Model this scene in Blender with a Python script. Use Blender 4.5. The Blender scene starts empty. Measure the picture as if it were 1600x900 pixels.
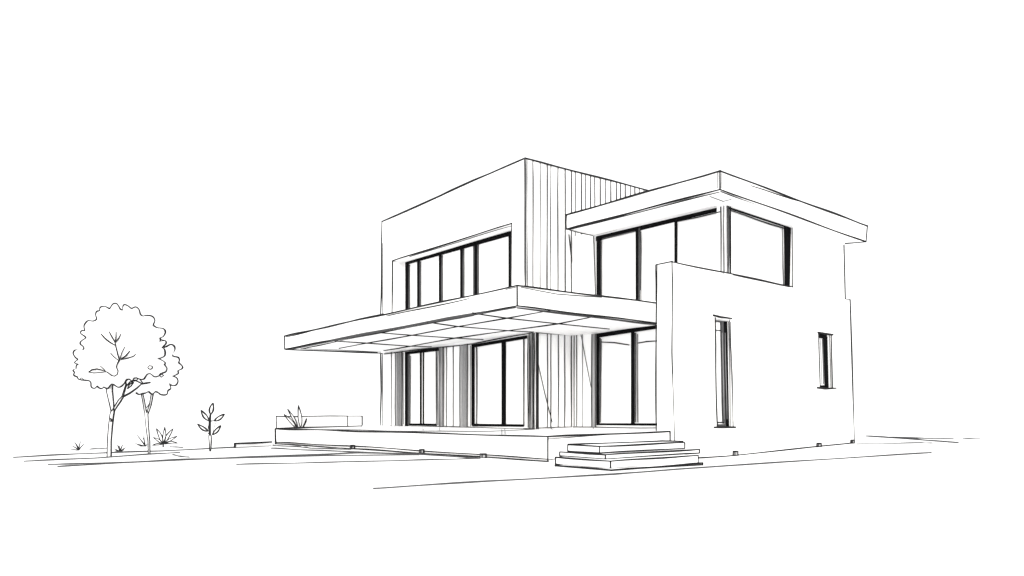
import bpy, math, random
from mathutils import Vector, geometry

# ------------------------------------------------------------------ camera, sky, sun, exposure
SC = bpy.context.scene
COL = SC.collection
random.seed(7)
EYE = 1.3
HOR, VPL, VPR, CX = 642., -120., 2135., 800.          # eye level and the two vanishing points of the house
FOC = math.sqrt((CX - VPL) * (VPR - CX))
_lu = math.hypot(VPR - CX, FOC); U = ((VPR - CX) / _lu, FOC / _lu)
_lv = math.hypot(VPL - CX, FOC); V = ((VPL - CX) / _lv, FOC / _lv)
cam_d = bpy.data.cameras.new('camera'); cam = bpy.data.objects.new('camera', cam_d); COL.objects.link(cam)
cam.location = (0, 0, EYE)
cam.rotation_euler = (math.radians(90), 0, -math.atan2(U[1], V[1]))
cam_d.sensor_width = 36; cam_d.lens = FOC / 1600 * 36
cam_d.shift_y = (HOR - 450) / 1600
cam_d.clip_end = 6000
SC.camera = cam
SUN_EL, SUN_AZ = math.radians(15), math.radians(228)   # azimuth of the sun seen from the house, behind the viewer
W = bpy.data.worlds.new('World'); SC.world = W; W.use_nodes = True
nt = W.node_tree; bg = nt.nodes['Background']
sky = nt.nodes.new('ShaderNodeTexSky'); sky.sky_type = 'NISHITA'; sky.sun_disc = False
sky.sun_elevation = SUN_EL; sky.sun_rotation = math.radians(90) - SUN_AZ
sky.dust_density = 4; sky.air_density = 1.0
ov = nt.nodes.new('ShaderNodeMix'); ov.data_type = 'RGBA'       # even white cloud cover over the clear sky
ov.inputs['Factor'].default_value = 0.93
ov.inputs['B'].default_value = (9.3, 9.3, 9.3, 1)
nt.links.new(sky.outputs[0], ov.inputs['A']); nt.links.new(ov.outputs['Result'], bg.inputs['Color'])
bg.inputs['Strength'].default_value = 0.1
sl = bpy.data.lights.new('sun', 'SUN'); sl.energy = 1.5; sl.angle = math.radians(40); sl.color = (1, .98, .95)
so = bpy.data.objects.new('sun', sl); COL.objects.link(so)
sd = Vector((math.cos(SUN_AZ) * math.cos(SUN_EL), math.sin(SUN_AZ) * math.cos(SUN_EL), math.sin(SUN_EL)))
so.rotation_euler = sd.to_track_quat('Z', 'Y').to_euler(); so.location = sd * 60
SC.view_settings.view_transform = 'Standard'; SC.view_settings.look = 'None'
SC.view_settings.exposure = 0.72; SC.view_settings.gamma = 1; SC.view_settings.use_curve_mapping = False
SC.render.engine = 'CYCLES'
SC.cycles.max_bounces = 16; SC.cycles.diffuse_bounces = 14; SC.cycles.glossy_bounces = 4
SC.cycles.use_denoising = True

# ------------------------------------------------------------------ materials
def mat(name, col, rough=1.0, spec=0.0, var=0.0, scale=3.0, metal=0.0):
    m = bpy.data.materials.new(name); m.use_nodes = True
    n = m.node_tree; b = n.nodes['Principled BSDF']
    b.inputs['Roughness'].default_value = rough; b.inputs['Specular IOR Level'].default_value = spec
    tc = n.nodes.new('ShaderNodeTexCoord'); nz = n.nodes.new('ShaderNodeTexNoise'); nz.inputs['Scale'].default_value = scale
    nz.inputs['Detail'].default_value = 4
    mr = n.nodes.new('ShaderNodeMix'); mr.data_type = 'RGBA'
    mr.inputs['A'].default_value = (*[c * (1 - var) for c in col], 1); mr.inputs['B'].default_value = (*[min(1, c * (1 + var)) for c in col], 1)
    n.links.new(tc.outputs['Object'], nz.inputs['Vector']); n.links.new(nz.outputs['Fac'], mr.inputs['Factor'])
    n.links.new(mr.outputs['Result'], b.inputs['Base Color'])
    b.inputs['Metallic'].default_value = metal
    return m
MT = {
    'white': mat('white_render', (.955, .955, .955), .9, 0.1, .01),
    'paper': mat('white_ground', (.955, .955, .955), 1, 0, .01, .4),
    'glass': mat('pale_glass', (.955, .955, .955), .5, .3, .004, 3.0, .3),
    'ink': mat('ink_line', (.022, .022, .023), 1, 0, .35, 2.5),
    'soft': mat('soft_ink_line', (.075, .075, .077), 1, 0, .35, 2.5),
    'pale': mat('pale_ink_line', (.21, .21, .215), 1, 0, .3, 2.5),
    'black': mat('black_metal', (.006, .006, .0065), .8, 0, .2),
    'grey': mat('grey_slats', (.42, .42, .425), .9, 0, .15, 8),
    'dark': mat('dark_grey_metal', (.07, .07, .072), .9, 0, .15, 8),
}

# ------------------------------------------------------------------ finding places: rays through the viewpoint cut with real planes
def ray(px, py):
    r = ((px - CX) / FOC, 1.0, (HOR - py) / FOC)
    return (r[0] * U[0] + r[1] * U[1], r[0] * V[0] + r[1] * V[1], r[2])
def on_x(px, py, x): d = ray(px, py); t = x / d[0]; return Vector((x, d[1] * t, EYE + d[2] * t))
def on_y(px, py, y): d = ray(px, py); t = y / d[1]; return Vector((d[0] * t, y, EYE + d[2] * t))
def on_z(px, py, z): d = ray(px, py); t = (z - EYE) / d[2]; return Vector((d[0] * t, d[1] * t, z))
def on_d(px, py, t): d = ray(px, py); return Vector((d[0] * t, d[1] * t, EYE + d[2] * t))
def depth(p): return max(.5, p[0] * U[1] + p[1] * V[1])
def lerp1(x, tab):
    if x <= tab[0][0]: return tab[0][1]
    for (a, fa), (b, fb) in zip(tab, tab[1:]):
        if x <= b: return fa + (fb - fa) * (x - a) / (b - a)
    return tab[-1][1]
def land(x, y):                                        # the gently uneven ground
    return (lerp1(y, [(0, .05), (13.3, 0), (31.4, -.2), (60, -.25)])
            + lerp1(x, [(12.2, 0), (17.8, -.085), (26.7, .085), (60, .1)]))
def on_g(px, py):
    z = 0
    for _ in range(25):
        p = on_z(px, py, z); z = land(p.x, p.y)
    p.z = land(p.x, p.y); return p

# ------------------------------------------------------------------ mesh builder
LW = 1.68                                              # weight of every drawn edge
def G(p): return Vector((p.x, p.y, max(p.z, land(p.x, p.y) + .02)))
class MB:
    def __init__(s): s.v = []; s.f = []; s.m = []; s.names = []; s.sm = []
    def mi(s, k):
        if k not in s.names: s.names.append(k)
        return s.names.index(k)
    def add(s, vs, fs, k='white', smooth=False):
        o = len(s.v); s.v += [tuple(p) for p in vs]; i = s.mi(k)
        for f in fs: s.f.append([o + j for j in f]); s.m.append(i); s.sm.append(smooth)
        return s
    def prism(s, poly, ex, k='white'):                 # polygon pushed along a vector
        ex = Vector(ex); n = len(poly); a = [Vector(p) for p in poly]; b = [p + ex for p in a]
        tris = geometry.tessellate_polygon([a])
        fs = [list(t) for t in tris] + [[j + n for j in t][::-1] for t in tris]
        fs += [[i, (i + 1) % n, (i + 1) % n + n, i + n] for i in range(n)]
        return s.add(a + b, fs, k)
    def box(s, x0, x1, y0, y1, z0, z1, k='white'):
        return s.prism([(x0, y0, z0), (x1, y0, z0), (x1, y1, z0), (x0, y1, z0)], (0, 0, z1 - z0), k)
    def face_holes(s, outer, holes, ex, k='white', back=True):   # a wall with openings, as thick as ex
        ex = Vector(ex); loops = [[Vector(p) for p in outer]] + [[Vector(p) for p in h] for h in holes]
        flat = [p for l in loops for p in l]; n = len(flat)
        tris = geometry.tessellate_polygon(loops)
        fs = [list(t) for t in tris]
        if back: fs += [[j + n for j in t][::-1] for t in tris]
        o = 0
        for l in loops:
            m = len(l)
            fs += [[o + i, o + (i + 1) % m, o + (i + 1) % m + n, o + i + n] for i in range(m)]
            o += m
        return s.add(flat + [p + ex for p in flat], fs, k)
    def tube(s, pts, rad, k='ink', sides=6):
        pts = [Vector(p) for p in pts]; n = len(pts)
        if n < 2: return s
        vs = []; fs = []; prev = None
        for i, p in enumerate(pts):
            t = (pts[min(i + 1, n - 1)] - pts[max(i - 1, 0)])
            t = t.normalized() if t.length > 1e-9 else Vector((0, 0, 1))
            if prev is None:
                a = t.cross(Vector((0, 0, 1)))
                if a.length < .1: a = t.cross(Vector((1, 0, 0)))
            else: a = prev - t * prev.dot(t)
            a = a.normalized() if a.length > 1e-9 else Vector((1, 0, 0)); prev = a; b = t.cross(a)
            r = rad[i] if isinstance(rad, (list, tuple)) else rad
            vs += [p + (a * math.cos(q) + b * math.sin(q)) * r for q in [2 * math.pi * j / sides for j in range(sides)]]
        for i in range(n - 1):
            for j in range(sides):
                fs.append([i * sides + j, i * sides + (j + 1) % sides, (i + 1) * sides + (j + 1) % sides, (i + 1) * sides + j])
        fs.append(list(range(sides))[::-1]); fs.append([(n - 1) * sides + j for j in range(sides)])
        return s.add(vs, fs, k, True)
    def stroke(s, pts, w=1.7, k='ink', wob=.45, over=0.0, taper=.25):     # hand-drawn dark edge bead, w = line weight
        pts = [Vector(p) for p in pts]
        if over:
            d0 = depth(pts[0]) / FOC; d1 = depth(pts[-1]) / FOC
            pts[0] = pts[0] + (pts[0] - pts[1]).normalized() * over * d0
            pts[-1] = pts[-1] + (pts[-1] - pts[-2]).normalized() * over * d1
        q = []
        for a, b in zip(pts, pts[1:]):
            L = (b - a).length; px = L * FOC / depth((a + b) / 2); m = max(1, int(px / 28))
            q += [a.lerp(b, i / m) for i in range(m)]
        q.append(pts[-1]); n = len(q); rad = []
        ph = random.random() * 9; f1 = .35 + random.random() * .4
        for i, p in enumerate(q):
            sc = depth(p) / FOC
            e = min(i, n - 1 - i) / max(1, n - 1) * 2
            ww = w * LW * (1 + .16 * math.sin(ph + i * f1 * 1.7)) * (1 - taper + taper * min(1, e * 6 + .15))
            rad.append(ww * .5 * sc)
            if 0 < i < n - 1 and wob:
                o = Vector((math.sin(ph + i * f1), math.sin(ph * 1.3 + i * f1 * .9), math.sin(ph * 2 + i * f1 * 1.2)))
                t = (q[i + 1] - q[i - 1]).normalized(); o -= t * o.dot(t)
                q[i] = p + o * wob * sc
        eye = Vector((0, 0, EYE))
        q = [p + (eye - p).normalized() * r * .6 for p, r in zip(q, rad)]
        return s.tube(q, rad, k)
    def build(s, name, parent=None, tag=None):
        me = bpy.data.meshes.new(name); me.from_pydata(s.v, [], s.f)
        for k in s.names: me.materials.append(MT[k])
        for p, i, sm in zip(me.polygons, s.m, s.sm): p.material_index = i; p.use_smooth = sm
        me.update()
        o = bpy.data.objects.new(name, me); COL.objects.link(o)
        if parent:
            o.parent = parent
            if parent.type == 'EMPTY': o.location = -root_loc(parent)
        if tag: put(o, **tag)
        return o
def root_loc(o):
    l = Vector(o.location)
    return l
def put(o, label=None, cat=None, group=None, kind=None):
    if label: o['label'] = label
    if cat: o['category'] = cat
    if group: o['group'] = group
    if kind: o['kind'] = kind
    return o
def thing(name, label, cat, loc, group=None):
    o = bpy.data.objects.new(name, None); COL.objects.link(o); o.location = loc; o.empty_display_size = .3
    return put(o, label, cat, group)
def sub(o):                                            # an Empty part, at its thing's origin, that parents sub-parts
    return o

# ------------------------------------------------------------------ the ground
gx = [12.2, 17.8, 26.7, -1500, -400, -120, -50, -25] + [i * 2.0 for i in range(-8, 7)] + [12.2 + i * 1.12 for i in range(0, 14)] + [30, 36, 45, 60, 120, 400, 1500]
gy = [0, 13.3, 31.4, -1500, -400, -120, -50, -20, -6] + [i * 1.33 for i in range(0, 24)] + [34, 38, 45, 60, 120, 400, 1500]
gx = sorted(set(round(a, 3) for a in gx)); gy = sorted(set(round(a, 3) for a in gy))
g = MB()
g.add([(x, y, land(x, y)) for y in gy for x in gx],
      [[j * len(gx) + i, j * len(gx) + i + 1, (j + 1) * len(gx) + i + 1, (j + 1) * len(gx) + i] for j in range(len(gy) - 1) for i in range(len(gx) - 1)],
      'paper', True)
g.build('ground', tag=dict(kind='structure'))
def gline(m, pts, w=1.5, k='soft', n=10, **kw):        # a joint line lying on the ground
    out = []
    for (a, b), (c, d) in zip(pts, pts[1:]):
        for i in range(n): t = i / n; p = on_g(a + (c - a) * t, b + (d - b) * t); p.z += .015; out.append(p)
    p = on_g(*pts[-1]); p.z += .015; out.append(p)
    m.stroke(out, w * 1.25, k, wob=.3, **kw)
def gslab(m, px, h=.004):
    m.prism([on_g(a, b) + Vector((0, 0, -.05)) for a, b in px], (0, 0, .05 + h), 'paper')
p = MB()                                               # garden path along the trees
gline(p, [(21, 715.5), (120, 710), (250, 705.5), (430, 696.5)], 1.5)
gline(p, [(37, 721.5), (150, 716.5), (225, 711), (281, 707.5)], 1.3)
p.build('path', tag=dict(kind='structure'))
p = MB()
gline(p, [(75, 726.5), (160, 725), (300, 718.5), (430, 713.5), (560, 708.5), (640, 710)], 1.6)
gline(p, [(90, 730), (180, 724.5), (330, 717.5), (520, 712.5), (655, 711.5)], 1.3)
gline(p, [(369, 726.5), (520, 723), (640, 720), (748, 717)], 1.1)
gline(p, [(424, 701), (480, 704), (560, 707), (660, 711), (750, 717)], 1.3)
gline(p, [(430, 697), (470, 699), (486, 701), (548, 703)], 1.2)
gline(p, [(270, 711), (283, 714), (296, 715)], 1.0)
gline(p, [(140, 702.5), (166, 701)], 1.1); gline(p, [(266, 698.5), (286, 700)], .9)
p.build('pavement', tag=dict(kind='structure'))
p = MB()
gline(p, [(583, 764.5), (760, 753), (960, 742), (1060, 734), (1250, 721), (1455, 708)], 1.35)
gline(p, [(1338, 694.5), (1440, 692.5), (1458, 693)], .9)
p.build('road', tag=dict(kind='structure'))
p = MB()
gline(p, [(1354, 682), (1420, 685), (1490, 686.5)], 1.4); gline(p, [(1354, 682), (1420, 686.5), (1497, 692.5)], 1.6)
gline(p, [(1360, 682.5), (1430, 686.5)], 1.8); gline(p, [(1504, 686), (1531, 686.3)], 1.0)
p.build('footpath', tag=dict(kind='structure'))

# ------------------------------------------------------------------ main planes of the house
XD, YD0 = 12.2, 13.28                                  # terrace front corner
XA, YB = 16.45, 18.63                                  # lower front wall / clad wall
XU = 16.04                                             # upper front wall
XC = 18.30                                             # recessed wall behind the terrace
YS = 12.2                                              # side wall
ZS = 4.08                                              # soffit of the canopy
XK, YK = 12.1, 14.36                                   # canopy corner
house = thing('modern_house', 'white two storey modern house with flat roofs, black framed windows and a wide canopy', 'house', (XA, YB, .6))

def bar(m, pl, c, quad, d=.025, k='black'):             # frame bar in a wall plane
    fn = on_x if pl == 'x' else on_y
    q = [fn(a, b, c) for a, b in quad]
    m.prism(q, (d, 0, 0) if pl == 'x' else (0, d, 0), k)
def vbar(m, pl, c, x0, x1, ytop0, ytop1, yb0, yb1, **kw): bar(m, pl, c, [(x0, ytop0), (x1, ytop1), (x1, yb1), (x0, yb0)], **kw)
def line_on(m, pl, c, pts, w=1.5, k='ink', **kw):
    fn = on_x if pl == 'x' else on_y if pl == 'y' else on_z
    c -= .012                                          # the bead sits proud of the surface
    m.stroke([fn(a, b, c) for a, b in pts], w, k, **kw)

# --- upper storey: front wall with the long window opening
m = MB()
a0, a1 = on_x(597, 346, XU), on_x(820.5, 247, XU)
h0, h1 = on_x(613, 407.5, XU), on_x(799.5, 349, XU)
outer = [a0, a1, Vector((XU, a1.y, 4.4)), Vector((XU, a0.y, 4.4))]
hole = [h0, h1, Vector((XU, h1.y, 5.0)), Vector((XU, h0.y, 5.0))]
RD = on_y(631.5, 407, h0.y).x - XU                      # depth of the opening
m.face_holes(outer, [hole], (RD + .25, 0, 0))
XE_ = 27.0
zb = on_y(1015, 298, YB)
slope = (zb.z - a1.z) / (zb.x - XU)
ztop_far = a1.z + slope * (XE_ - XU)
back = [Vector((XU + RD + .25, a1.y, a1.z - .005 + slope * (RD + .25))), Vector((XE_, a1.y, ztop_far)), Vector((XE_, a0.y, ztop_far)), Vector((XU + RD + .25, a0.y, a0.z - .005 + slope))]
m.prism([p + Vector((0, .06 if i < 2 else 0, -.3)) for i, p in enumerate(back)], (0, 0, .3))        # flat roof
m.prism([Vector((XU + RD + .26, a0.y - .25, 4.4)), Vector((XE_, a0.y - .25, 4.4)), Vector((XE_, a0.y - .25, 9.7)), Vector((XU + RD + .26, a0.y - .25, 9.7))], (0, .25, 0))
m.prism([Vector((XE_ - .25, a1.y + .2, 4.4)), Vector((XE_ - .25, a0.y - .27, 4.4)), Vector((XE_ - .25, a0.y - .27, 9.7)), Vector((XE_ - .25, a1.y + .2, 9.7))], (.25, 0, 0))
m.stroke([a0, a1], 1.7, over=1); m.stroke([on_x(690, 304, XU), on_x(740, 281, XU), on_x(785, 262.5, XU)], 1.2)
m.stroke([on_x(597, 345, XU), on_x(596, 430, XU), on_x(594.5, 492, XU)], 1.4); m.stroke([on_x(597.5, 380, XU), on_x(597.5, 492, XU)], 1.1)
m.stroke([h0, h1], 1.5, over=1); m.stroke([on_x(640, 401, XU), on_x(799, 353, XU)], .9, 'soft')
m.stroke([on_x(613, 407, XU), on_x(612.5, 490, XU)], 1.5); m.stroke([h1, on_x(798.5, 450, XU)], 1.4)
XW = XU + RD                                            # plane of the window
m.stroke([h0, on_x(632, 407.5, XW)], 1.3); m.stroke([on_x(630, 409, XW - .01), on_x(629.5, 484, XW - .01)], 1.0, 'soft')
m.build('upper_wall', house)
# --- ribbon window
def rw_top(x): return 408.5 + (361 - 408.5) * (x - 633) / (797.5 - 633)
win = MB().add([on_x(628, 400, XW + .03), on_x(806, 350, XW + .03), Vector((XW + .03, h1.y - .1, 4.9)), Vector((XW + .03, h0.y + .05, 4.9))], [[0, 1, 2, 3]], 'glass')
wf = win.build('window', house); put(wf, 'long ribbon window of five panes above the canopy')
m = MB()
bar(m, 'x', XW, [(633, rw_top(633)), (797.5, rw_top(797.5)), (797.5, rw_top(797.5) + 7), (633, rw_top(633) + 5.5)])
for x0, x1 in ((633, 638.3), (651.5, 655.5), (685.5, 688.6), (718.8, 722.3), (741.2, 745), (794.3, 797.8)):
    vbar(m, 'x', XW - .005, x0, x1, rw_top(x0) + 1, rw_top(x1) + 1, 520, 520)
for x in (639.8, 657, 690.8, 724.3, 747): m.stroke([on_x(x, rw_top(x) + 7, XW + .02), on_x(x, 510, XW + .02)], 1.8, 'soft', wob=.15)
bar(m, 'x', XW + .01, [(739, rw_top(739) + 6), (745, rw_top(745) + 6), (745, 500), (739, 500)], k='dark')
m.stroke([on_x(640, 411, XW), on_x(651, 408, XW)], 1.6)
m.stroke([on_x(798.8, 362, XW), on_x(798.8, 450, XW)], 1.0, 'soft')
m.build('window_frame', wf)
# --- clad wall
m = MB()
bx_ = XE_ - .3
m.prism([Vector((XU + .01, YB, 4.4)), Vector((bx_, YB, 4.4)), Vector((bx_, YB, a1.z + slope * (bx_ - XU))), Vector((XU + .01, YB, a1.z + .001))], (0, .15, 0))
m.stroke([a1, zb + (zb - a1) * .1], 1.6)
for i, zx in enumerate((82, 108, 146, 184, 203, 240, 277, 310, 330, 362, 383, 410, 430, 460, 488, 515, 545, 565, 590, 617, 640, 663, 688)):
    px = 800 + zx / 3.3333
    yt = 247 + (px - 820) * .2615
    pale = zx in (82, 203, 330, 383, 430, 488, 617)
    line_on(m, 'y', YB, [(px, yt + 1), (px + random.uniform(-.4, .4), 400), (px + random.uniform(-.5, .5), 470)], 1.4 if not pale else 1.05, 'soft')
line_on(m, 'y', YB, [(820, 248), (820, 350), (821.5, 460)], 1.9, 'soft'); line_on(m, 'y', YB, [(822.3, 249), (822, 460)], 1.0, 'soft')
line_on(m, 'y', YB - .01, [(889, 366), (893, 402), (899.5, 452)], 1.2)
m.build('cladding', house)

# --- side wall with the fin, one thickness
m = MB()
s = lambda a, b: on_y(a, b, YS)
wl = [s(1050, 409), s(1140, 427.5), s(1239, 448.5), s(1238, 352), s(1318.5, 380), s(1320.5, 467), s(1328, 468), s(1335, 694)]
right_x = wl[-1].x
wl += [Vector((right_x, YS, -.5)), Vector((wl[0].x, YS, -.5))]
slit_a = [s(1117.5, 497), s(1141, 501), s(1144, 667), s(1120, 667)]
slit_b = [s(1279, 520.5), s(1299, 524), s(1301, 606), s(1281.5, 606.5)]
TH = on_x(1027, 413, wl[0].x).y - YS
m.face_holes(wl, [slit_a, slit_b], (0, TH, 0))
XF = wl[0].x
m.stroke([s(1050, 409), s(1140, 427.5), s(1239, 448.5)], 1.5, over=1)
m.stroke([s(1050, 408.5), on_x(1025.5, 413.5, XF)], 1.6, over=1)
m.stroke([s(1050, 409), s(1050.3, 550), s(1054, 688)], 1.3)
m.stroke([on_x(1026.3, 413, XF), on_x(1025, 490, XF), on_x(1025.5, 674, XF)], 1.5)
m.stroke([on_x(1024, 414, XF), on_x(1024.5, 470, XF)], 1.0)
m.stroke([s(1318.5, 379), s(1319.5, 430), s(1320.5, 467), s(1328, 468), s(1331, 560), s(1335, 694)], 1.5)
m.stroke([s(1329, 480), s(1330.5, 560), s(1333, 640)], 1.1)
m.stroke([G(s(1000 + 33.5 * i, 734 - 4 * i)) for i in range(11)], 1.4)
m.stroke([s(1238, 352.5), s(1318.5, 380)], 1.3)
m.stroke([s(1238.5, 449), s(1238, 352)], 1.2, 'soft')
m.build('side_wall', house)
# slit windows in the side wall
def slit(hole, label, pieces, lines, lint, sill):
    pane = MB()
    b = [Vector(p) + Vector((0, .07, 0)) for p in hole]
    pane.add(b, [[0, 1, 2, 3]], 'glass')
    o = pane.build('window', house); put(o, label)
    fr = MB()
    for q, d0, k in pieces: bar(fr, 'y', YS + d0 * .4, q, .02, k)
    for pts, w, k in lines: line_on(fr, 'y', YS + .005, pts, w, k)
    fr.build('window_frame', o)
    l = MB(); line_on(l, 'y', YS, lint, 2.0, over=1); l.build('lintel', o)
    l = MB(); line_on(l, 'y', YS, sill, 2.0, over=1); l.build('sill', o)
slit(slit_a, 'tall narrow slit window with deep dark reveal',
     [([(1118, 499), (1136, 502), (1136, 504.5), (1118, 503)], .1, 'dark'), ([(1118, 497.5), (1141, 501), (1141, 502.5), (1118, 500)], .05, 'grey'),
      ([(1126, 503), (1131, 503), (1134.5, 662), (1130, 662)], .12, 'dark'), ([(1131, 502.5), (1136.5, 502), (1139.5, 667), (1134.5, 667)], .1, 'black'),
      ([(1121, 659), (1131, 659), (1131, 661), (1121, 661)], .1, 'black'), ([(1121, 663), (1137, 662.5), (1138, 668), (1121, 668.5)], .1, 'dark')],
     [([(1117.5, 496), (1118.5, 580), (1121, 668)], 1.5, 'ink'), ([(1126, 503), (1129, 660)], 1.2, 'ink'), ([(1118, 516), (1127, 516.5)], 1.3, 'ink'),
      ([(1128.5, 520), (1131.5, 655)], 1.0, 'pale'), ([(1133, 520), (1136, 655)], .8, 'pale'),
      ([(1138.5, 503), (1140, 590), (1141, 666)], 1.1, 'soft'), ([(1140.5, 499), (1144, 590), (1145.5, 666)], 1.1, 'ink'), ([(1141.5, 503), (1142.5, 570), (1146, 666)], .8, 'pale')],
     [(1115, 492.5), (1126, 495), (1143, 497.5)], [(1116.5, 667.8), (1130, 668), (1149, 667.5)])
slit(slit_b, 'short narrow slit window near the far end of the side wall',
     [([(1279.5, 520.5), (1292, 521.5), (1292.5, 529), (1279.5, 528)], .05, 'black'), ([(1286.5, 526), (1293, 526), (1295, 606), (1290, 606)], .06, 'black'),
      ([(1281.5, 602), (1291, 602), (1291, 607.5), (1281.5, 607.5)], .06, 'black')],
     [([(1279, 520), (1280, 560), (1281.5, 607)], 1.2, 'ink'), ([(1285, 530), (1287, 600)], 1.4, 'soft'), ([(1282, 530), (1283.5, 600)], .8, 'pale'),
      ([(1296, 523), (1298.5, 606)], 1.0, 'soft'), ([(1299, 523), (1301, 606)], 1.2, 'ink')],
     [(1278.5, 519.5), (1288, 521.5), (1301, 523)], [(1277.5, 605.8), (1290, 606.8), (1306, 606.5)])

# --- roof slab of the lower block
ZR = on_y(1318, 380, YS).z
b0 = on_z(1125, 296, ZR); XR, YR = b0.x, b0.y
t0, bl, tl = on_x(1125, 267, XR), on_x(885, 358, XR), on_x(885, 335.5, XR)
br, tr = on_y(1353, 377.5, YR), on_y(1355, 353, YR)
m = MB()
bk, tk = bl + br - b0, tl + tr - t0
vs = [b0, bl, bk, br, t0, tl, tk, tr]
m.add(vs, [[0, 1, 2, 3], [7, 6, 5, 4], [0, 4, 5, 1], [3, 7, 4, 0], [1, 5, 6, 2], [2, 6, 7, 3]])
m.stroke([tl, t0], 1.8, over=1.5); m.stroke([t0, tr], 1.7, over=1.5); m.stroke([on_x(885, 335.5, XR), on_x(884, 348, XR), on_x(885, 358, XR)], 1.8)
m.stroke([t0, b0], 1.8); m.stroke([on_x(1121.5, 270, XR), on_x(1121.5, 294, XR)], 1.0, 'soft'); m.stroke([on_y(1127.5, 270, YR), on_y(1127, 294, YR)], 1.0, 'soft')
m.stroke([bl, b0], 1.8, over=1); m.stroke([on_z(890, 358.5, ZR), on_z(1000, 331, ZR), on_z(1124, 300, ZR)], 1.2)
m.stroke([b0, br], 1.5); m.stroke([on_z(1126, 299, ZR), on_z(1240, 340.5, ZR), on_z(1345, 375, ZR)], 1.3)
m.stroke([tr, br], 1.7, over=1); m.stroke([br, on_z(1320, 380.5, br.z)], 1.5)
m.stroke([on_z(885, 358, ZR + .07), on_z(905, 364, ZR + .05), on_z(926.5, 368, ZR + .03)], 1.3)
m.stroke([on_z(1109, 307, ZR), on_z(1130, 314.5, ZR), on_z(1143, 311, ZR)], 1.0, wob=0)
m.stroke([on_y(1173, 290, YR), on_y(1215, 304, YR), on_y(1255, 316, YR)], 1.1); m.stroke([on_x(1020, 297.5, XR), on_x(1072, 282.5, XR)], 1.3)
m.build('roof', house)

# --- recessed wall behind the terrace and its door opening
def c(a, b): return on_x(a, b, XC)
m = MB()
jl = c(927, 369).y
dl, dr = c(931, 521), c(1034, 506)
wallc = [Vector((XC, YB - .001, .3)), Vector((XC, YB - .001, ZR + .25)), Vector((XC, jl, ZR + .25)), Vector((XC, jl, 5.3)), Vector((XC, YS + TH + .01, 5.3)), Vector((XC, YS + TH + .01, .3))]
zdb = c(931, 664).z
m.face_holes(wallc, [[Vector((XC, dl.y, dl.z)), Vector((XC, dr.y, dr.z)), Vector((XC, dr.y, zdb)), Vector((XC, dl.y, zdb))]], (.2, 0, 0))
m.stroke([c(926, 368), c(1030, 341.5), c(1134, 316)], 1.2)
line_on(m, 'x', XC, [(927.5, 369), (929.5, 420), (930.5, 470)], 1.6, 'soft')
for px, w, k in ((897, 1.1, 'soft'), (901, 1.0, 'ink'), (910, .9, 'pale')):
    line_on(m, 'x', XC, [(px, 521), (px, 666)], w, k)
line_on(m, 'x', XC - .01, [(907.5, 521), (916, 568), (926, 618)], .8)  # slanting shadow line, drawn on the wall in ink
line_on(m, 'x', XC, [(893, 523), (893, 667)], 1.3, 'soft')
line_on(m, 'x', XC, [(895, 667), (930, 667.5), (1026, 668.5)], 1.0, 'soft')
line_on(m, 'x', XC, [(927, 640), (927, 674)], .8, 'pale')
line_on(m, 'x', XC - .03, [(893, 523.5), (960, 514), (1024, 505)], 1.4)
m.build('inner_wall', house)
# --- corner window over the terrace
def ct(x): return 369.5 + (322 - 369.5) * (x - 930) / (1130 - 930)
def st(x): return 323.5 + (353.5 - 323.5) * (x - 1141) / (1237 - 1141)
pane = MB()
pane.add([Vector((XC + .03, jl + .05, ZR + .01)), Vector((XC + .03, YS + .05, ZR + .01)), Vector((XC + .03, YS + .05, 5.0)), Vector((XC + .03, jl + .05, 5.0))], [[0, 1, 2, 3]], 'glass')
xr_ = s(1239, 400).x
pane.add([Vector((XC + .03, YS + .051, ZR + .01)), Vector((xr_, YS + .051, ZR + .01)), Vector((xr_, YS + .051, 5.0)), Vector((XC + .03, YS + .051, 5.0))], [[0, 1, 2, 3]], 'glass')
wf = pane.build('window', house); put(wf, 'large corner window wrapping round above the fin wall')
m = MB()
bar(m, 'x', XC, [(931, ct(931)), (1129, ct(1129)), (1129, ct(1129) + 6), (931, ct(931) + 7.5)])
bar(m, 'x', XC - .01, [(1056, ct(1056)), (1129, ct(1129)), (1129, ct(1129) + 2), (1056, ct(1056) + 6)])
for x0, x1 in ((932, 938), (993, 997.2), (1053.6, 1057.6)):
    vbar(m, 'x', XC - .015, x0, x1, ct(x0) + 1, ct(x1) + 1, 490, 490)
vbar(m, 'x', XC - .005, 997.2, 1000.2, ct(997) + 3, ct(1000) + 3, 490, 490, k='dark')
line_on(m, 'x', XC, [(940, 375), (940, 475)], 1.2, 'soft'); line_on(m, 'x', XC, [(1001.5, 362), (1001.5, 480)], 1.0, 'soft')
line_on(m, 'x', XC, [(941, 373), (992, 361)], 1.0, 'soft'); line_on(m, 'x', XC, [(1059, 346), (1090, 339.5), (1127, 330.5)], 1.3)
bar(m, 'y', YS + .02, [(1140.5, st(1140.5) - 1), (1234, st(1234) - 1), (1234, st(1234) + 4.5), (1140.5, st(1140.5) + 3)])
bar(m, 'y', YS + .015, [(1226, st(1226)), (1236, st(1236)), (1234.3, 447.5), (1227, 446)])
line_on(m, 'y', YS + .03, [(1141, 328.5), (1185, 344), (1225, 356.5)], 1.3)
line_on(m, 'y', YS + .03, [(1222.5, 357), (1224.5, 445)], 1.2, 'soft')
line_on(m, 'y', YS + .02, [(1145, 429), (1234, 448)], 2.0)
m.build('window_frame', wf)
m = MB()
vbar(m, 'x', XC - .02, 1125.5, 1130.5, ct(1125) - 1, ct(1130) - 1, 430, 430, k='grey')
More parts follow.
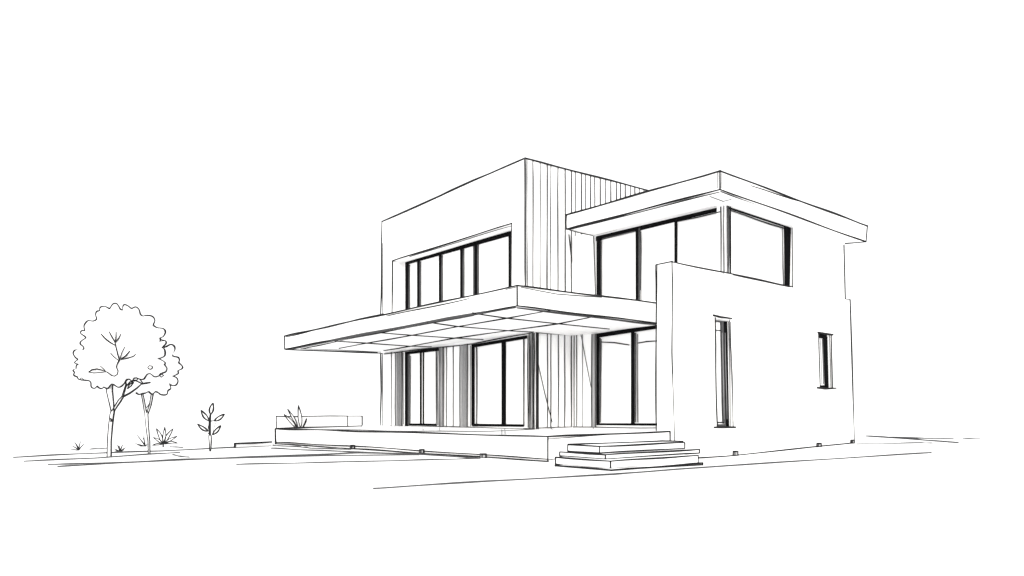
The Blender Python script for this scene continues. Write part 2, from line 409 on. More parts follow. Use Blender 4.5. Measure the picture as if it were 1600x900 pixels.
m.add([Vector((XC - .021, YS + .22, ZR)), Vector((XC - .021, YS + .005, ZR)), Vector((XC + .14, YS + .005, ZR)),
       Vector((XC - .021, YS + .22, 5.05)), Vector((XC - .021, YS + .005, 5.05)), Vector((XC + .14, YS + .005, 5.05))], [[0, 1, 4, 3], [1, 2, 5, 4], [2, 0, 3, 5]])
for x, w in ((1126, 1.5), (1131.2, 1.3)): line_on(m, 'x', XC - .022, [(x, ct(x)), (x + .5, 427)], w, 'soft')
for x, w, k in ((1136.3, 1.2, 'soft'), (1138.3, 1.4, 'soft'), (1141, 1.9, 'ink')): line_on(m, 'y', YS + .004, [(x, 319), (x + .6, 427)], w, k)
m.build('corner_post', wf)

# --- lower storey front wall, two sliding doors
def l(a, b): return on_x(a, b, XA)
m = MB()
y0 = l(597, 600).y
doors = [[l(632.5, 550.5), l(687, 543.5), l(687, 666), l(632.5, 666)], [l(736, 538.5), l(824, 523.5), l(824, 667), l(736, 667)]]
m.face_holes([Vector((XA, y0, .3)), Vector((XA, y0, ZS + .2)), Vector((XA, YB, ZS + .2)), Vector((XA, YB, .3))], doors, (.25, 0, 0))
m.prism([Vector((XA + .26, y0 - .2, .1)), Vector((XE_, y0 - .2, .1)), Vector((XE_, y0 - .2, 4.39)), Vector((XA + .26, y0 - .2, 4.39))], (0, .2, 0))
m.prism([Vector((XA + .01, YB, .3)), Vector((XC + .01, YB, .3)), Vector((XC + .01, YB, ZS + .2)), Vector((XA + .01, YB, ZS + .2))], (0, .2, 0))
line_on(m, 'x', XA, [(594.5, 551), (595.5, 610), (594, 666)], 1.4); line_on(m, 'x', XA, [(597, 551), (598, 665)], 1.0, 'soft')
line_on(m, 'x', XA, [(611.5, 550), (611, 666)], 1.0, 'soft'); line_on(m, 'x', XA, [(630, 551), (630.5, 663)], .7, 'pale')
for px, w, k in ((697.5, 1.0, 'soft'), (708, 1.1, 'soft'), (735, .8, 'pale')): line_on(m, 'x', XA, [(px, 541), (px, 666)], w, k)
line_on(m, 'x', XA - .03, [(600, 553), (680, 543.5), (737, 537), (833, 520)], 1.2)
line_on(m, 'x', XA, [(600, 665.5), (690, 666.5), (834, 670)], .9, 'soft')
for px, w, k in ((838, 1.2, 'soft'), (840.5, .9, 'soft'), (855.5, 1.1, 'soft'), (861, 1.1, 'ink'), (872.5, 1.1, 'soft'), (882.5, 1.2, 'soft')):
    line_on(m, 'y', YB, [(px, 518), (px + .3, 600), (px - .3, 668)], w, k)
line_on(m, 'y', YB - .03, [(834, 519.5), (893, 523.5)], 1.2); line_on(m, 'y', YB, [(834, 669), (893, 667)], .9, 'soft')
line_on(m, 'y', YB - .01, [(840.5, 566), (852, 618), (863, 660)], .8)  # edge of a shadow across the cladding, inked as a diagonal stroke
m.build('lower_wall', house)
def door(label, pl, cc, pq, bars, lines):
    pm = MB(); pm.add([on_x(a, b, cc + .02) for a, b in pq], [[0, 1, 2, 3]], 'glass')
    for pts, w, k in [x for x in lines if x[2] == 'room']: line_on(pm, 'x', cc + .018, pts, w, 'ink')
    o = pm.build('sliding_door', house); put(o, label)
    f = MB()
    for i, (q, k) in enumerate(bars): bar(f, 'x', cc - .015 + .003 * i, q, .02, k)
    for pts, w, k in lines:
        if k != 'room': line_on(f, 'x', cc + .012, pts, w, k)
    f.build('door_frame', o)
door('narrow two leaf sliding door nearest the planter end of the terrace', 'x', XA, [(630, 546), (690, 538), (690, 669), (630, 669)],
     [([(632.5, 550), (687, 543), (687, 548), (632.5, 554)], 'black'), ([(632.5, 551), (637, 551), (637, 666), (632.5, 666)], 'black'), ([(637, 553), (639.5, 553), (639.5, 664), (637, 664)], 'dark'),
      ([(632.5, 661.5), (682, 662), (682, 665.5), (632.5, 665)], 'black'), ([(655.8, 548), (658.4, 548), (658.4, 664), (655.8, 664)], 'black'), ([(660.3, 548), (662.2, 548), (662.2, 664), (660.3, 664)], 'black')],
     [([(681.5, 546), (681.5, 664)], 1.2, 'ink'), ([(641, 556), (641, 661)], .8, 'soft'), ([(684, 546), (684, 664)], .8, 'soft')])
door('wide two leaf sliding door beside the clad corner', 'x', XA, [(733, 536), (828, 521), (828, 671), (733, 671)],
     [([(736.5, 538.5), (823, 524), (823, 529), (736.5, 543.5)], 'black'), ([(736.5, 540), (741, 540), (741, 665), (736.5, 665)], 'black'),
      ([(738, 662), (818, 663), (818, 667), (738, 666)], 'black'), ([(783.5, 532), (790, 531), (790, 666), (783.5, 666)], 'black')],
     [([(744.5, 542), (744.5, 663)], 1.4, 'soft'), ([(818.3, 528), (818.3, 666)], 1.3, 'ink'), ([(825, 524), (825, 668)], 1.3, 'ink'), ([(735, 540), (735, 665)], .9, 'soft')])
door('two leaf terrace door half hidden behind the white fin wall', 'x', XC, [(925, 518), (1040, 500), (1040, 670), (925, 670)],
     [([(931, 521.5), (1033, 505.5), (1033, 512.5), (931, 528)], 'black'), ([(931, 522), (936.3, 522), (936.3, 664), (931, 664)], 'black'),
      ([(931, 661.3), (1033, 661.5), (1033, 665), (931, 664.5)], 'black'), ([(985.8, 515), (991, 514), (991, 664), (985.8, 664)], 'black')],
     [([(937.8, 528), (936.8, 660)], 1.3, 'soft'), ([(939.5, 530), (938.5, 660)], .8, 'soft'), ([(992.8, 520), (992.8, 660)], 1.7, 'soft'), ([(995.8, 522), (996.5, 660)], 1.1, 'soft'),
      ([(940, 534.5), (960, 535.5), (983, 539)], 1.2, 'room'), ([(997, 536), (1010, 534), (1030, 532.5)], 1.2, 'room')])
# --- slatted side screens next to the doors and the dark post at the clad corner
def screen(pl, cc, x0, x1, yt0, yt1, yb0, yb1, n, k='grey', lk='dark'):
    f = MB(); vbar(f, pl, cc - .05, x0, x1, yt0, yt1, yb0, yb1, d=.048, k=k)
    for i in range(n):
        t = (i + .5) / n; x = x0 + (x1 - x0) * t
        line_on(f, pl, cc - .05, [(x, yt0 + (yt1 - yt0) * t), (x + random.uniform(-.3, .3), 600), (x, yb0 + (yb1 - yb0) * t)], random.choice((.5, .6, .8)), random.choice((lk, 'pale', 'grey')))
    for x, a, b in ((x0, yt0, yb0), (x1, yt1, yb1)): line_on(f, pl, cc - .05, [(x, a), (x, b)], 1.0, 'soft')
    f.build('shutter', house)
screen('x', XA, 617.5, 628, 550, 549, 665.5, 665.5, 5)
screen('x', XA, 686, 692.5, 543, 542, 666, 666, 4)
screen('x', XA, 718.5, 730, 539, 537, 667, 667, 5, 'grey')
screen('x', XC, 924.5, 930.5, 522, 521.5, 667, 667, 3, 'grey')
m = MB(); vbar(m, 'x', XA - .06, 826.5, 835, 521, 519, 670.5, 671, d=.055, k='white')
for x, w, k in ((826.8, 1.2, 'ink'), (829.5, 1.3, 'soft'), (832, 1.5, 'dark'), (834.5, 1.6, 'ink')): line_on(m, 'x', XA - .06, [(x, 520), (x, 671)], w, k)
line_on(m, 'x', XA - .06, [(818, 669.5), (827, 670), (836, 671)], 1.6)
m.build('corner_post', house)

# --- canopy over the terrace
k0 = Vector((XK, YK, ZS)); kt = on_x(808, 446, XK)
kl, klt = on_x(445, 545.5, XK), on_x(445, 525, XK)
kr, krt = on_y(1027, 506.5, YK), on_y(1027, 473.5, YK)
ext = (XC - .02 - k0.x) / (kr.x - k0.x)
kr.z = ZS; kr = k0 + (kr - k0) * ext; krt = kt + (krt - kt) * ext
def sof(y): return ZS - (ZS - kl0) * (y - YK) / (kl.y - YK)
kl0 = kl.z
m = MB()
bot = [k0, kr, Vector((XC - .02, YB - .02, ZS)), Vector((XA - .02, YB - .02, ZS)), Vector((XA - .02, kl.y, ZS)), kl]
for p in bot: p.z = sof(p.y)
top = [kt, krt, Vector((XC - .02, YB - .02, 4.7)), Vector((XA - .02, YB - .02, 4.65)), Vector((XA - .02, kl.y, 4.6)), klt]
n = 6
fs = [[0, 1, 2], [0, 2, 3], [0, 3, 5], [3, 4, 5]]
m.add(bot + top, fs + [[j + n for j in t][::-1] for t in fs] + [[i, (i + 1) % n, (i + 1) % n + n, i + n] for i in range(n)])
m.stroke([klt, kt], 1.6, over=2); m.stroke([kt, krt], 1.7, over=1); m.stroke([klt, kl], 1.8, over=.5); m.stroke([kt, k0], 1.8)
m.stroke([on_x(447, 526.5, XK), on_x(475, 520.5, XK), on_x(560, 498.5, XK), on_x(600, 490, XK)], 1.0)
m.stroke([on_x(604, 494, XK), on_x(680, 478, XK), on_x(733, 466.5, XK)], 1.1); m.stroke([on_x(790, 452.5, XK), on_x(806, 449, XK)], .8, 'soft')
m.stroke([on_y(814, 449, YK), on_y(870, 459, YK), on_y(940, 464.5, YK)], 1.0, 'soft')
m.stroke([kl, k0], 1.6); m.stroke([k0, kr], 1.6)
m.build('canopy', house)
def zs(a, b):
    p = on_z(a, b, ZS)
    for _ in range(8): p = on_z(a, b, sof(p.y) - .003)
    return p
m = MB()
m.stroke([zs(450, 545.5), zs(560, 524), zs(700, 497.5), zs(806, 480)], 2.6, 'dark', wob=.1); m.stroke([zs(470, 545), zs(570, 524.5), zs(700, 500), zs(740, 493)], 1.2)
m.stroke([zs(808, 480.5), zs(900, 491.5), zs(1024, 506.5)], 2.8, 'dark', wob=.1)
m.stroke([zs(446, 546), zs(520, 548.5), zs(597, 552)], 1.6); m.stroke([zs(470, 544.5), zs(530, 546.5), zs(595, 550)], 1.2); m.stroke([zs(455, 546), zs(530, 548), zs(590, 550.5)], 2.0, 'dark')
for pts in ([(738, 489), (794, 497), (872, 505.5), (952, 513.8)], [(668, 503), (714, 509.5), (796, 516.5), (834, 518.5)], [(592, 519.5), (645, 523.5), (705, 527.5), (760, 530.5)],
            [(523, 532.5), (572, 535.5), (640, 540.5), (680, 541.5)],
            [(530, 544), (575, 535.5), (645, 523.2), (718, 509.5), (793, 496.5), (862, 484.5)], [(600, 547.5), (645, 540), (709, 528), (793, 516.5), (871.5, 505.5), (933, 493.5)]):
    m.stroke([zs(a, b) for a, b in pts], 1.75, 'ink', wob=.2)
m.build('soffit_grid', house)

# --- little vents along the foot of the side wall
def vent(pl, cc, px, py, w, h, parent):
    fn = on_x if pl == 'x' else on_y
    f = MB(); q = [(px - w / 2, py - h / 2), (px + w / 2, py - h / 2), (px + w / 2, py + h / 2), (px - w / 2, py + h / 2)]
    ex = Vector((-.03, 0, 0)) if pl == 'x' else Vector((0, -.03, 0))
    f.prism([fn(a, b, cc) + ex for a, b in q], -ex * .9, 'grey')
    f.stroke([fn(a, b, cc) + ex for a, b in q + q[:1]], 1.6, wob=0); f.stroke([fn(px - w * .15, py - h / 2, cc) + ex, fn(px - w * .15, py + h / 2, cc) + ex], 1.6, wob=0)
    f.build('vent', parent)
vent('y', YS, 1148, 708.5, 7, 6.5, house); vent('y', YS, 1278.5, 695.5, 6, 5.5, house); vent('y', YS, 1331, 690, 5, 4.5, house)

# ------------------------------------------------------------------ terrace
terr = thing('terrace', 'raised white terrace slab under the canopy with small dark vents along its foot', 'terrace', (XD, YD0, 0))
d0, dL = on_x(856, 682, XD), on_x(430, 670, XD)
dR = on_x(1047, 674, XF - .04)
hl = l(597, 665)
top = [d0, dR, Vector((XF - .04, YS + TH + .02, dR.z)), Vector((XC - .01, YS + TH + .02, .68)), Vector((XC - .01, YB - .01, .66)), Vector((XA - .01, YB - .01, .655)), Vector((XA - .01, hl.y, hl.z)), Vector((XA - .01, dL.y, dL.z + .1)), dL]
m = MB(); n = len(top)
low = [Vector((p.x, p.y, -.6)) for p in top]
fs = [[0, 1, 2], [0, 2, 5], [2, 3, 4], [2, 4, 5], [0, 5, 6], [0, 6, 8], [6, 7, 8]]
m.add(top + low, fs + [[i, (i + 1) % n, (i + 1) % n + n, i + n] for i in range(n)])
m.stroke([dL, d0], 1.6, over=.5); m.stroke([d0, dR], 1.9)
m.stroke([on_x(856, 682, XD), on_x(856, 721, XD)], 1.8); m.stroke([G(on_x(856, 722, XD)), on_y(868, 721, YD0)], 1.2); m.stroke([on_x(857, 718.5, XD), on_y(868, 717, YD0 - .1)], 1.0); m.stroke([dR, dR + (on_x(1047, 688, XF - .04) - dR)], 1.6)
m.stroke([on_x(430.5, 669, XD), on_x(431, 694, XD)], 2.4, 'ink')
e0 = on_x(431, 691.5, XD)
m.stroke([on_x(431, 691, XD), on_x(552, 697, XD), on_x(700, 707, XD), on_x(856, 717.5, XD)], 1.3)
gl = [G(on_x(431 + 42.5 * i, 695 + 2.8 * i, XD)) for i in range(11)]
m.stroke(gl, 1.6, 'ink')
sk = lambda t: d0.lerp(dR, t)
m.stroke([sk(.005) - Vector((0, .004, .06)), sk(.3) - Vector((0, .004, .03)), sk(.55) - Vector((0, .004, .005))], 1.0, 'soft')
zt = lambda a, b: on_z(a, b, .66)
def dz(a, b):                                          # point on the deck boards
    p = on_z(a, b, .64); z = lerp1(p.y, [(13, .66), (19, .655), (31, .5)])
    p = on_z(a, b, z + .006); return p
m.stroke([on_x(432, 669.5, XD), on_x(470, 668.5, 12.9), on_x(566, 665.5, 15.5)], 1.8, 'ink')
m.stroke([dz(460, 670), dz(600, 673), dz(740, 674.5), dz(835, 671)], 1.0, 'soft')
m.stroke([dz(560, 667.5), dz(640, 669)], .8, 'pale')
m.stroke([dz(866, 674), dz(860, 668.5)], .9, 'soft')
for px in (661, 687, 784, 789): m.stroke([dz(px, 668), dz(px, 672 if px < 700 else 678)], .8, 'pale')
m.build('deck', terr)
for px, py, w, h in ((552, 698.5, 6, 5.5), (660, 705.5, 6.5, 6), (756, 712.5, 9, 6.5)): vent('x', XD, px, py, w, h, terr)

# ------------------------------------------------------------------ steps
steps = thing('entrance_steps', 'flight of wide white steps leading up to the terrace beside the fin wall', 'steps', on_g(954, 734))
def step(px, py, z, left, right, zlow, name='step', nose=0):
    c0 = on_z(px, py, z)
    yb_ = on_x(left, py, c0.x).y; x1 = on_y(right, py, c0.y).x
    ym = c0.y
    y2 = max(yb_, 12.6)
    q = [c0, Vector((x1, ym, z)), Vector((x1, YS - .003, z)), Vector((XF - .05, YS - .003, z)), Vector((XF - .05, YS + .3, z)), Vector((c0.x, yb_, z))]
    f = MB(); f.prism([p + Vector((0, 0, zlow - z)) for p in q], (0, 0, z - zlow))
    bl_ = Vector((c0.x, yb_, z))
    f.stroke([c0, Vector((x1, ym, z))], 1.75, over=.5); f.stroke([c0, bl_], 1.75); f.stroke([c0, c0 + Vector((0, 0, zlow - z))], 1.9)
    f.stroke([Vector((x1, ym, z)), Vector((x1, ym, zlow))], 1.75); f.stroke([bl_, Vector((c0.x, yb_, zlow))], 1.75)
    zl = lambda x, y: G(Vector((x, y, zlow)))
    f.stroke([zl(c0.x + (x1 - c0.x) * i / 6, ym) for i in range(7)], 1.75); f.stroke([zl(c0.x, ym + (yb_ - ym) * i / 4) for i in range(5)], 1.75)
    return f.build(name, steps)
step(955, 734.5, .035, 867.5, 1098, -.05, 'base_plate')
step(954, 720.5, .195, 868, 1091, -.02)
step(946, 710.5, .30, 874.5, 1093, .20)
st1 = step(937, 697.5, .47, 887, 1070, .315)
m = MB(); m.stroke([on_z(a, b, .49) for a, b in ((887, 694), (960, 691.5), (1035, 689), (1068, 689.5))], 1.6); m.stroke([on_x(889.5, 695, 12.9), on_x(889.5, 705, 12.9)], .9)
m.build('tread_edge', st1).location = (0, 0, 0)

# ------------------------------------------------------------------ planter and the kerb stub beside the terrace
YP = dL.y + .03
q0, q1 = on_y(431.5, 650.5, YP), on_y(566, 650, YP)
qm = on_y(543, 650, YP)
pl = thing('planter_box', 'long low white planter box at the far end of the terrace', 'planter', (q0.x, YP, land(q0.x, YP)))
m = MB(); m.prism([q0, qm, Vector((qm.x, YP, -.4)), Vector((q0.x, YP, -.4))], (0, .55, 0))
m.stroke([q0, qm], 1.2, over=.5); m.stroke([q0, on_y(431.5, 669, YP)], 1.4); m.stroke([qm, on_y(543, 666, YP)], 1.1)
m.build('trough', pl)
m = MB(); m.prism([qm + Vector((.002, 0, 0)), q1, Vector((q1.x, YP, -.4)), Vector((qm.x + .002, YP, -.4))], (0, .55, 0))
m.stroke([qm, q1], 1.2, over=.5); m.stroke([q1, on_y(566, 665.5, YP)], 1.3)
m.build('end_block', pl)
k1, k2 = on_g(367, 700), on_g(424, 697)
m = MB()
hk = (700 - 693) * depth(k1) / FOC
dirk = Vector((U[1], V[1], 0)) * .35
m.prism([k1 - Vector((0, 0, .05)), k2 - Vector((0, 0, .05)), k2 + dirk - Vector((0, 0, .05)), k1 + dirk - Vector((0, 0, .05))], (0, 0, hk + .05))
m.stroke([k1 + Vector((0, 0, hk)), k2 + Vector((0, 0, hk))], 2.0, over=1); m.stroke([k1, k1 + Vector((0, 0, hk))], 2.6); m.stroke([k1, k2], 1.4)
m.build('garden_edging', tag=dict(label='low white edging block on the ground just before the terrace end', cat='edging'))

# ------------------------------------------------------------------ trees and plants
def catmull(pts, n=4, closed=True):
    out = []; N = len(pts); R = range(N) if closed else range(N - 1)
    g_ = (lambda i: pts[i % N]) if closed else (lambda i: pts[max(0, min(N - 1, i))])
    for i in R:
        p0, p1, p2, p3 = g_(i - 1), g_(i), g_(i + 1), g_(i + 2)
        for j in range(n):
            t = j / n
            out.append(tuple(.5 * (2 * b + (c_ - a) * t + (2 * a - 5 * b + 4 * c_ - d) * t * t + (3 * b - a - 3 * c_ + d) * t ** 3) for a, b, c_, d in zip(p0, p1, p2, p3)))
    if not closed: out.append(pts[-1])
    return out
def limb(m, pts, t, k='white', ew=1):                        # tapered limb: (px, py, width) list, dark beads along its two sides
    c3 = [on_d(a, b, t) for a, b, w in pts]
    m.tube(c3, [max(.004, w * .5 * depth(p) / FOC * .78) for p, (a, b, w) in zip(c3, pts)], k, 10)
    for sgn in (-1, 1):
        e = []
        for i, (a, b, w) in enumerate(pts):
            a0, b0, _ = pts[max(0, i - 1)]; a1, b1, _ = pts[min(len(pts) - 1, i + 1)]
            L = math.hypot(a1 - a0, b1 - b0); nx, ny = -(b1 - b0) / L, (a1 - a0) / L
            e.append(on_d(a + nx * w * .5 * sgn, b + ny * w * .5 * sgn, t - .02))
        m.stroke(e, (1.6 if sgn > 0 else 1.4) * ew, wob=.25)
def crown(outline, t, dep, name, parent, lines=(), w=2.15, hidden=0, blobs=()):
    n3 = 3
    o = catmull(outline, n3); N = len(o)
    cx = sum(a for a, b in o) / N; cy = sum(b for a, b in o) / N
    axis = Vector(ray(cx, cy)).normalized()
    m = MB(); rings = 9; vs = []; fs = []
    def dd(sv): return dep * (max(0, 1 - sv * sv)) ** .5
    for side in (-1, 1):
        base = len(vs)
        for r in range(rings + 1):
            sv = math.cos(r / rings * math.pi / 2) if r < rings else 0.02
            for i, (a, b) in enumerate(o):
                bump = 1
                P = on_d(cx + (a - cx) * sv, cy + (b - cy) * sv, t)
                P = P + axis * (side * dd(sv) * bump)
                vs.append(P)
        for r in range(rings):
            for i in range(N):
                f = [base + r * N + i, base + r * N + (i + 1) % N, base + (r + 1) * N + (i + 1) % N, base + (r + 1) * N + i]
                fs.append(f if side < 0 else f[::-1])
        fs.append([base + rings * N + i for i in range(N)])
    m.add(vs, fs, 'white', True)
    vis = o if not hidden else o[:N - hidden * n3]
    pts = [on_d(a, b, t - .1) for a, b in vis]
    if not hidden: pts.append(pts[0])
    m.stroke(pts, w, wob=.12, taper=0)
    for ring in blobs:
        m.stroke([on_d(a, b, t) - Vector((U[1], V[1], 0)) * dep * .45 for a, b in ring], 1.4, wob=.1)
    ob = m.build(name, parent)
    def surf(a, b):                                    # a point on the front of the crown
        dx, dy = a - cx, b - cy; rr = math.hypot(dx, dy); an = math.atan2(dy, dx)
        best = min(o, key=lambda q: abs((math.atan2(q[1] - cy, q[0] - cx) - an + math.pi) % (2 * math.pi) - math.pi))
        R = math.hypot(best[0] - cx, best[1] - cy); sv = min(.98, rr / R)
        return on_d(a, b, t - dd(sv * .88) * math.cos(math.atan2(abs(cx - CX), FOC)) - .03)
    return ob, surf
Z1 = lambda L: [(100 + a / 5.625, 465 + b / 5.625) for a, b in L]
main = Z1([(318, 95), (340, 80), (368, 83), (400, 102), (412, 88), (430, 62), (455, 53), (475, 72), (490, 102), (518, 112), (522, 85), (532, 66), (560, 74), (595, 99), (630, 85), (656, 105), (668, 147), (695, 165), (725, 160), (775, 168), (796, 200), (782, 240), (815, 267), (870, 275), (888, 302), (870, 340), (845, 350), (848, 372), (888, 380), (893, 402), (862, 438), (880, 455), (885, 498), (870, 520), (825, 538), (852, 550), (886, 572), (880, 592), (902, 622), (893, 648), (862, 662), (835, 684), (800, 692), (768, 668), (730, 672), (700, 712), (675, 715), (640, 703), (612, 708), (600, 728), (575, 714), (545, 720), (530, 748), (500, 778), (475, 785), (450, 768), (425, 758), (405, 768), (380, 795), (350, 785), (325, 798), (290, 776), (268, 795), (245, 785), (240, 745), (215, 726), (170, 722), (130, 716), (120, 695), (90, 680), (97, 657), (84, 640), (108, 634), (112, 602), (131, 585), (95, 572), (127, 545), (100, 520), (85, 490), (100, 466), (128, 466), (160, 472), (180, 448), (170, 425), (148, 405), (157, 383), (196, 355), (185, 335), (150, 312), (157, 296), (185, 293), (180, 252), (195, 225), (215, 206), (260, 210), (292, 190), (283, 150), (292, 125), (316, 117)])
rear = Z1([(880, 440), (905, 431), (940, 413), (966, 427), (970, 462), (945, 490), (957, 515), (1000, 526), (1012, 548), (1005, 572), (1035, 598), (1037, 620), (1000, 640), (1000, 665), (955, 692), (985, 706), (999, 737), (980, 768), (955, 770), (925, 757), (936, 797), (910, 815), (900, 850), (855, 851), (828, 832), (800, 825), (775, 846), (745, 825), (715, 836), (680, 842), (655, 848), (625, 825), (606, 790), (620, 720), (700, 600), (800, 480)])
g1, g2 = on_g(171, 714), on_g(233, 708.5)
def tpar(px, py):                                      # ray parameter at which the ray meets the ground
    d = ray(px, py); p = on_g(px, py); return (p.z - EYE) / d[2]
T1, T2 = tpar(171, 714.5), tpar(233, 709)
tree = thing('tree', 'taller round crowned tree with a forked trunk standing in front of the smaller one', 'tree', g1, 'trees beside the house')
m = MB()
limb(m, [(170.8, 714, 6.5), (171, 690, 6.2), (173, 665, 6.3), (175, 648, 5.8), (176.5, 641, 5.5)], T1)
limb(m, [(176, 644, 4), (174.5, 630, 7), (171.5, 612, 9.5), (171, 600, 10.5)], T1)
limb(m, [(176.5, 643, 3.5), (181, 635, 4), (187, 626, 4), (191.5, 620, 2.6)], T1)
m.stroke([on_d(173, 660, T1 * .985), on_d(173.5, 653, T1 * .985), on_d(175, 655, T1 * .985), on_d(174, 659, T1 * .985)], 1.3)
m.build('trunk', tree)
m = MB(); limb(m, [(191, 620.5, 2), (194, 611, 2.2), (197, 601, 1.6), (196, 594, 1)], T1, ew=.7); limb(m, [(191, 620.5, 2), (203, 614, 1.4), (214, 606, 1.2), (221, 600, .9)], T1, ew=.7)
m.stroke([on_d(221, 600, T1), on_d(228, 599, T1), on_d(235, 597.5, T1)], 1.9)
m.stroke([on_d(197, 604, T1), on_d(203, 597, T1), on_d(211, 594.5, T1), on_d(221, 599, T1)], 1.5)
m.stroke([on_d(199, 608, T1), on_d(205, 603, T1), on_d(209, 597, T1)], 1.5); m.stroke([on_d(199, 607.5, T1), on_d(202, 601, T1), on_d(208, 597, T1)], 1.2)
m.stroke([on_d(210, 596, T1), on_d(217, 591, T1), on_d(223, 598, T1)], 1.3); m.stroke([on_d(193, 592, T1), on_d(198, 596, T1), on_d(201, 591, T1)], 1.3)
m.build('branch', tree)
ring1 = [(231, 574), (233.5, 571.5), (237, 571.5), (238.5, 573.5), (237, 576.5), (233.5, 576), (231, 574)]
ring2 = [(248.5, 585.5), (252, 583.5), (255.5, 587), (252, 589.5), (248.5, 587)]
cr, sf = crown(main, T1, 1.0, 'crown', tree)
DR = []
Zt = lambda L: [sf(100 + a / 5.625, 465 + b / 5.625) for a, b in L]
for L, w in (([(375, 652), (420, 685), (445, 690), (468, 675), (475, 645), (460, 610), (470, 580), (485, 555), (490, 545)], 1.5), ([(487, 550), (472, 500), (455, 430), (447, 390)], 1.5),
             ([(448, 420), (405, 395), (365, 365), (322, 317)], 1.5), ([(447, 390), (420, 345), (395, 297)], 1.5), ([(452, 390), (457, 340), (457, 296)], 1.4), ([(453, 392), (480, 360), (500, 318)], 1.4),
             ([(478, 552), (440, 522), (408, 487)], 1.4), ([(490, 548), (508, 485), (534, 432)], 1.4), ([(500, 542), (545, 510), (579, 468)], 1.4), ([(500, 544), (560, 532), (610, 515), (634, 493)], 1.4),
             ([(215, 655), (245, 635), (290, 628), (330, 637), (368, 652), (320, 658), (260, 662), (215, 655)], 1.5), ([(368, 652), (345, 625), (317, 599)], 1.4),
             ([(735, 610), (752, 598), (775, 602), (778, 618), (762, 630), (742, 626), (735, 610)], 1.4), ([(835, 680), (850, 665), (875, 685), (855, 700), (835, 682)], 1.3),
             ([(138, 716), (155, 705), (175, 720), (155, 728), (138, 716)], 1.2), ([(838, 385), (850, 372), (880, 380), (838, 385)], 1.2)):
    DR.append((L, w))
for nm, ids in [('twig', range(10)), ('leaf', (10, 11)), ('leaf_cluster', (12,)), ('leaf_cluster', (13,)), ('leaf_cluster', (14,)), ('leaf_cluster', (15,))]:
    m = MB()
    for i in ids: m.stroke(Zt(DR[i][0]), DR[i][1] * .9, wob=.1)
    m.build(nm, tree)
tree2 = thing('tree', 'smaller tree half hidden behind the crown of the taller tree', 'tree', g2, 'trees beside the house')
m = MB()
limb(m, [(233, 709, 2.8), (232.5, 690, 3), (230, 665, 4.2), (228.5, 643, 5.5)], T2, ew=.7)
limb(m, [(227.5, 645, 3.4), (224, 625, 3), (220.5, 609, 3)], T2, ew=.7); limb(m, [(230.5, 646, 3.2), (235, 632, 3), (238, 615, 3.6)], T2, ew=.7)
m.stroke([on_d(238, 616, T2), on_d(242, 611, T2)], 1.4); m.stroke([on_d(222, 615, T2), on_d(219, 608, T2)], 1.4); m.stroke([on_d(222, 613, T2), on_d(225, 608, T2)], 1.4)
m.stroke([on_d(229, 637, T2), on_d(234, 630, T2)], 1.0, 'soft')
m.build('trunk', tree2)
crown(rear, T2, .75, 'crown', tree2, hidden=5)

def leaf(m, base, tip, width, t, bend=0, w=1.35, k='white', rib=False):        # a leaf blade: thin lens with dark rim
    bx, by = base; tx, ty = tip; L = math.hypot(tx - bx, ty - by); nx, ny = -(ty - by) / L, (tx - bx) / L
    side = [[], []]; N = 8; mid = []
    for i in range(N + 1):
        s_ = i / N; wd = width * .5 * math.sin(math.pi * s_ ** .85)
        a, b = bx + (tx - bx) * s_ + nx * bend * math.sin(math.pi * s_), by + (ty - by) * s_ + ny * bend * math.sin(math.pi * s_)
        mid.append(on_d(a, b, t - .02 * math.sin(math.pi * s_)))
        side[0].append(on_d(a + nx * wd, b + ny * wd, t)); side[1].append(on_d(a - nx * wd, b - ny * wd, t))
    v_ = side[0] + mid + side[1]; n = N + 1
    th = Vector((U[1], V[1], 0)) * .006
    fs = [[i, i + 1, n + i + 1, n + i] for i in range(N)] + [[n + i, n + i + 1, 2 * n + i + 1, 2 * n + i] for i in range(N)]
    m.add(v_ + [p + th for p in v_], fs + [[j + 3 * n for j in f][::-1] for f in fs], k)
    m.stroke(side[0], w, wob=.1); m.stroke(side[1], w, wob=.1)
    if rib: m.stroke(mid, .9, 'soft', wob=.1)
def blade(m, base, tip, w0, t, bend=0, k='ink'):       # a narrow pointed blade
    P = []
    for i in range(6):
        s_ = i / 5; L = math.hypot(tip[0] - base[0], tip[1] - base[1]); nx, ny = -(tip[1] - base[1]) / L, (tip[0] - base[0]) / L
        b_ = bend * math.sin(math.pi * s_)
        P.append(on_d(base[0] + (tip[0] - base[0]) * s_ + nx * b_, base[1] + (tip[1] - base[1]) * s_ + ny * b_, t))
    sc = depth(P[0]) / FOC
    m.tube(P, [w0 * .5 * sc * x for x in (.8, 1, 1.05, .95, .8, .45)], k)
Z2 = lambda a, b: (90 + a / 5.624, 580 + b / 5.624)
Z3 = lambda a, b: (290 + a / 6.924, 610 + b / 6.924)
# agave
ba = Z2(928, 668); t = tpar(*ba); pr = thing('agave', 'largest spiky agave growing between the small tree and the leafy sapling', 'plant', on_g(*ba))
for (tx, ty), wd, be in (((868, 503), 5, 1), ((942, 490), 4.6, .5), ((1017, 503), 5, -1), ((1052, 572), 3.6, -1), ((1055, 632), 3.4, -2), ((840, 582), 3.6, 1), ((832, 650), 2.6, .5)):
    m = MB(); leaf(m, Z2(928 + (tx - 928) * .05, 640), Z2(tx, ty), wd, t + random.uniform(-.01, .01), be, 1.0); m.build('leaf', pr)
m = MB(); m.tube([on_d(*Z2(928, 640), t), on_d(*Z2(928, 676), t)], [.035, .03], 'dark'); m.build('stem', pr)
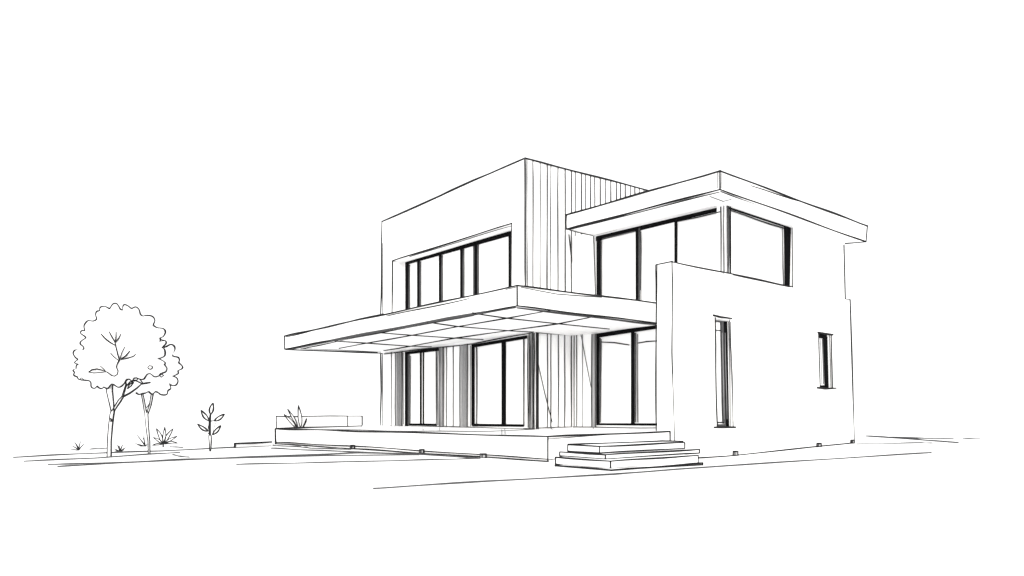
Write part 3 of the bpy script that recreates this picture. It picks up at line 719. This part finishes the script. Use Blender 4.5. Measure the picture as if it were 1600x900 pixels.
# small tufts
def tuft(name, label, base, blades, cat='plant', w=1.6):
    b_ = Z2(*base); t = tpar(*b_); m = MB()
    for tx, ty, be in blades: blade(m, b_, Z2(tx, ty), w, t + random.uniform(-.01, .01), be)
    return m.build(name, tag=dict(label=label, cat=cat, group='grass tufts near the trees'))
tuft('grass_tuft', 'small spiky grass tuft by itself, farthest from the house', (186, 697), [(147, 618, .5), (203, 614, -.6), (238, 637, -1), (124, 655, .8), (104, 693, 1), (165, 640, .5), (196, 640, -.5)])
tuft('grass_tuft', 'tiny grass tuft right beside the trunk of the taller tree', (549, 710), [(525, 647, .4), (573, 644, -.4), (600, 670, -.6), (490, 680, .6), (500, 700, .6), (540, 650, 0), (590, 690, -.6)], w=1.8)
tuft('grass_tuft', 'ragged dark tuft touching the trunk of the smaller tree', (770, 662), [(697, 560, .5), (722, 590, .5), (758, 556, -.5), (750, 585, .8), (680, 630, -1.4), (690, 640, .6), (657, 688, -1), (700, 672, .8), (785, 640, .3)], w=1.6)
# sapling
bs = Z3(266, 662); t = tpar(*bs); pr = thing('sapling', 'young sapling with five pointed leaves on an upright stem', 'plant', on_g(*bs))
m = MB(); limb(m, [(*Z3(266, 660), 1.6), (*Z3(266, 560), 3.2), (*Z3(264, 485), 4.2)], t, ew=.7); limb(m, [(*Z3(262, 488), 1.6), (*Z3(258, 400), 1.1), (*Z3(262, 320), 1.1), (*Z3(270, 255), .9)], t)
for L in ([(245, 325), (262, 334), (320, 328)], [(240, 460), (258, 478)], [(290, 480), (300, 470)]): m.stroke([on_d(*Z3(a, b), t) for a, b in L], 1.1)
for L in ([(240, 380), (245, 420)], [(325, 350), (295, 450)]): m.stroke([on_d(*Z3(a, b), t) for a, b in L], .7, 'pale')
m.build('stem', pr)
for b_, p_, wd, be in (((272, 262), (297, 135), 6.2, -.6), ((252, 330), (166, 215), 5.6, -.4), ((310, 332), (422, 256), 5.2, .4), ((242, 442), (128, 362), 4.8, -.8), ((290, 482), (382, 380), 4.6, .4)):
    m = MB(); leaf(m, Z3(*b_), Z3(*p_), wd, t, be, 1.5); m.build('leaf', pr)
# plant at the planter
bp = Z3(1230, 412); P = on_y(*bp, dL.y - .12); d_ = ray(*bp); t = P.y / d_[1]
pr = thing('spiky_plant', 'spiky plant on the terrace edge in front of the planter box', 'plant', P)
for b_, p_, wd, be in (((1200, 410), (1062, 258), 4.2, 1), ((1218, 408), (1102, 200), 3.4, 1), ((1245, 408), (1220, 160), 5.6, .6), ((1268, 400), (1310, 302), 1.6, .6)):
    m = MB(); leaf(m, Z3(*b_), Z3(*p_), wd, t - .35, be, 1.05); m.build('leaf', pr)
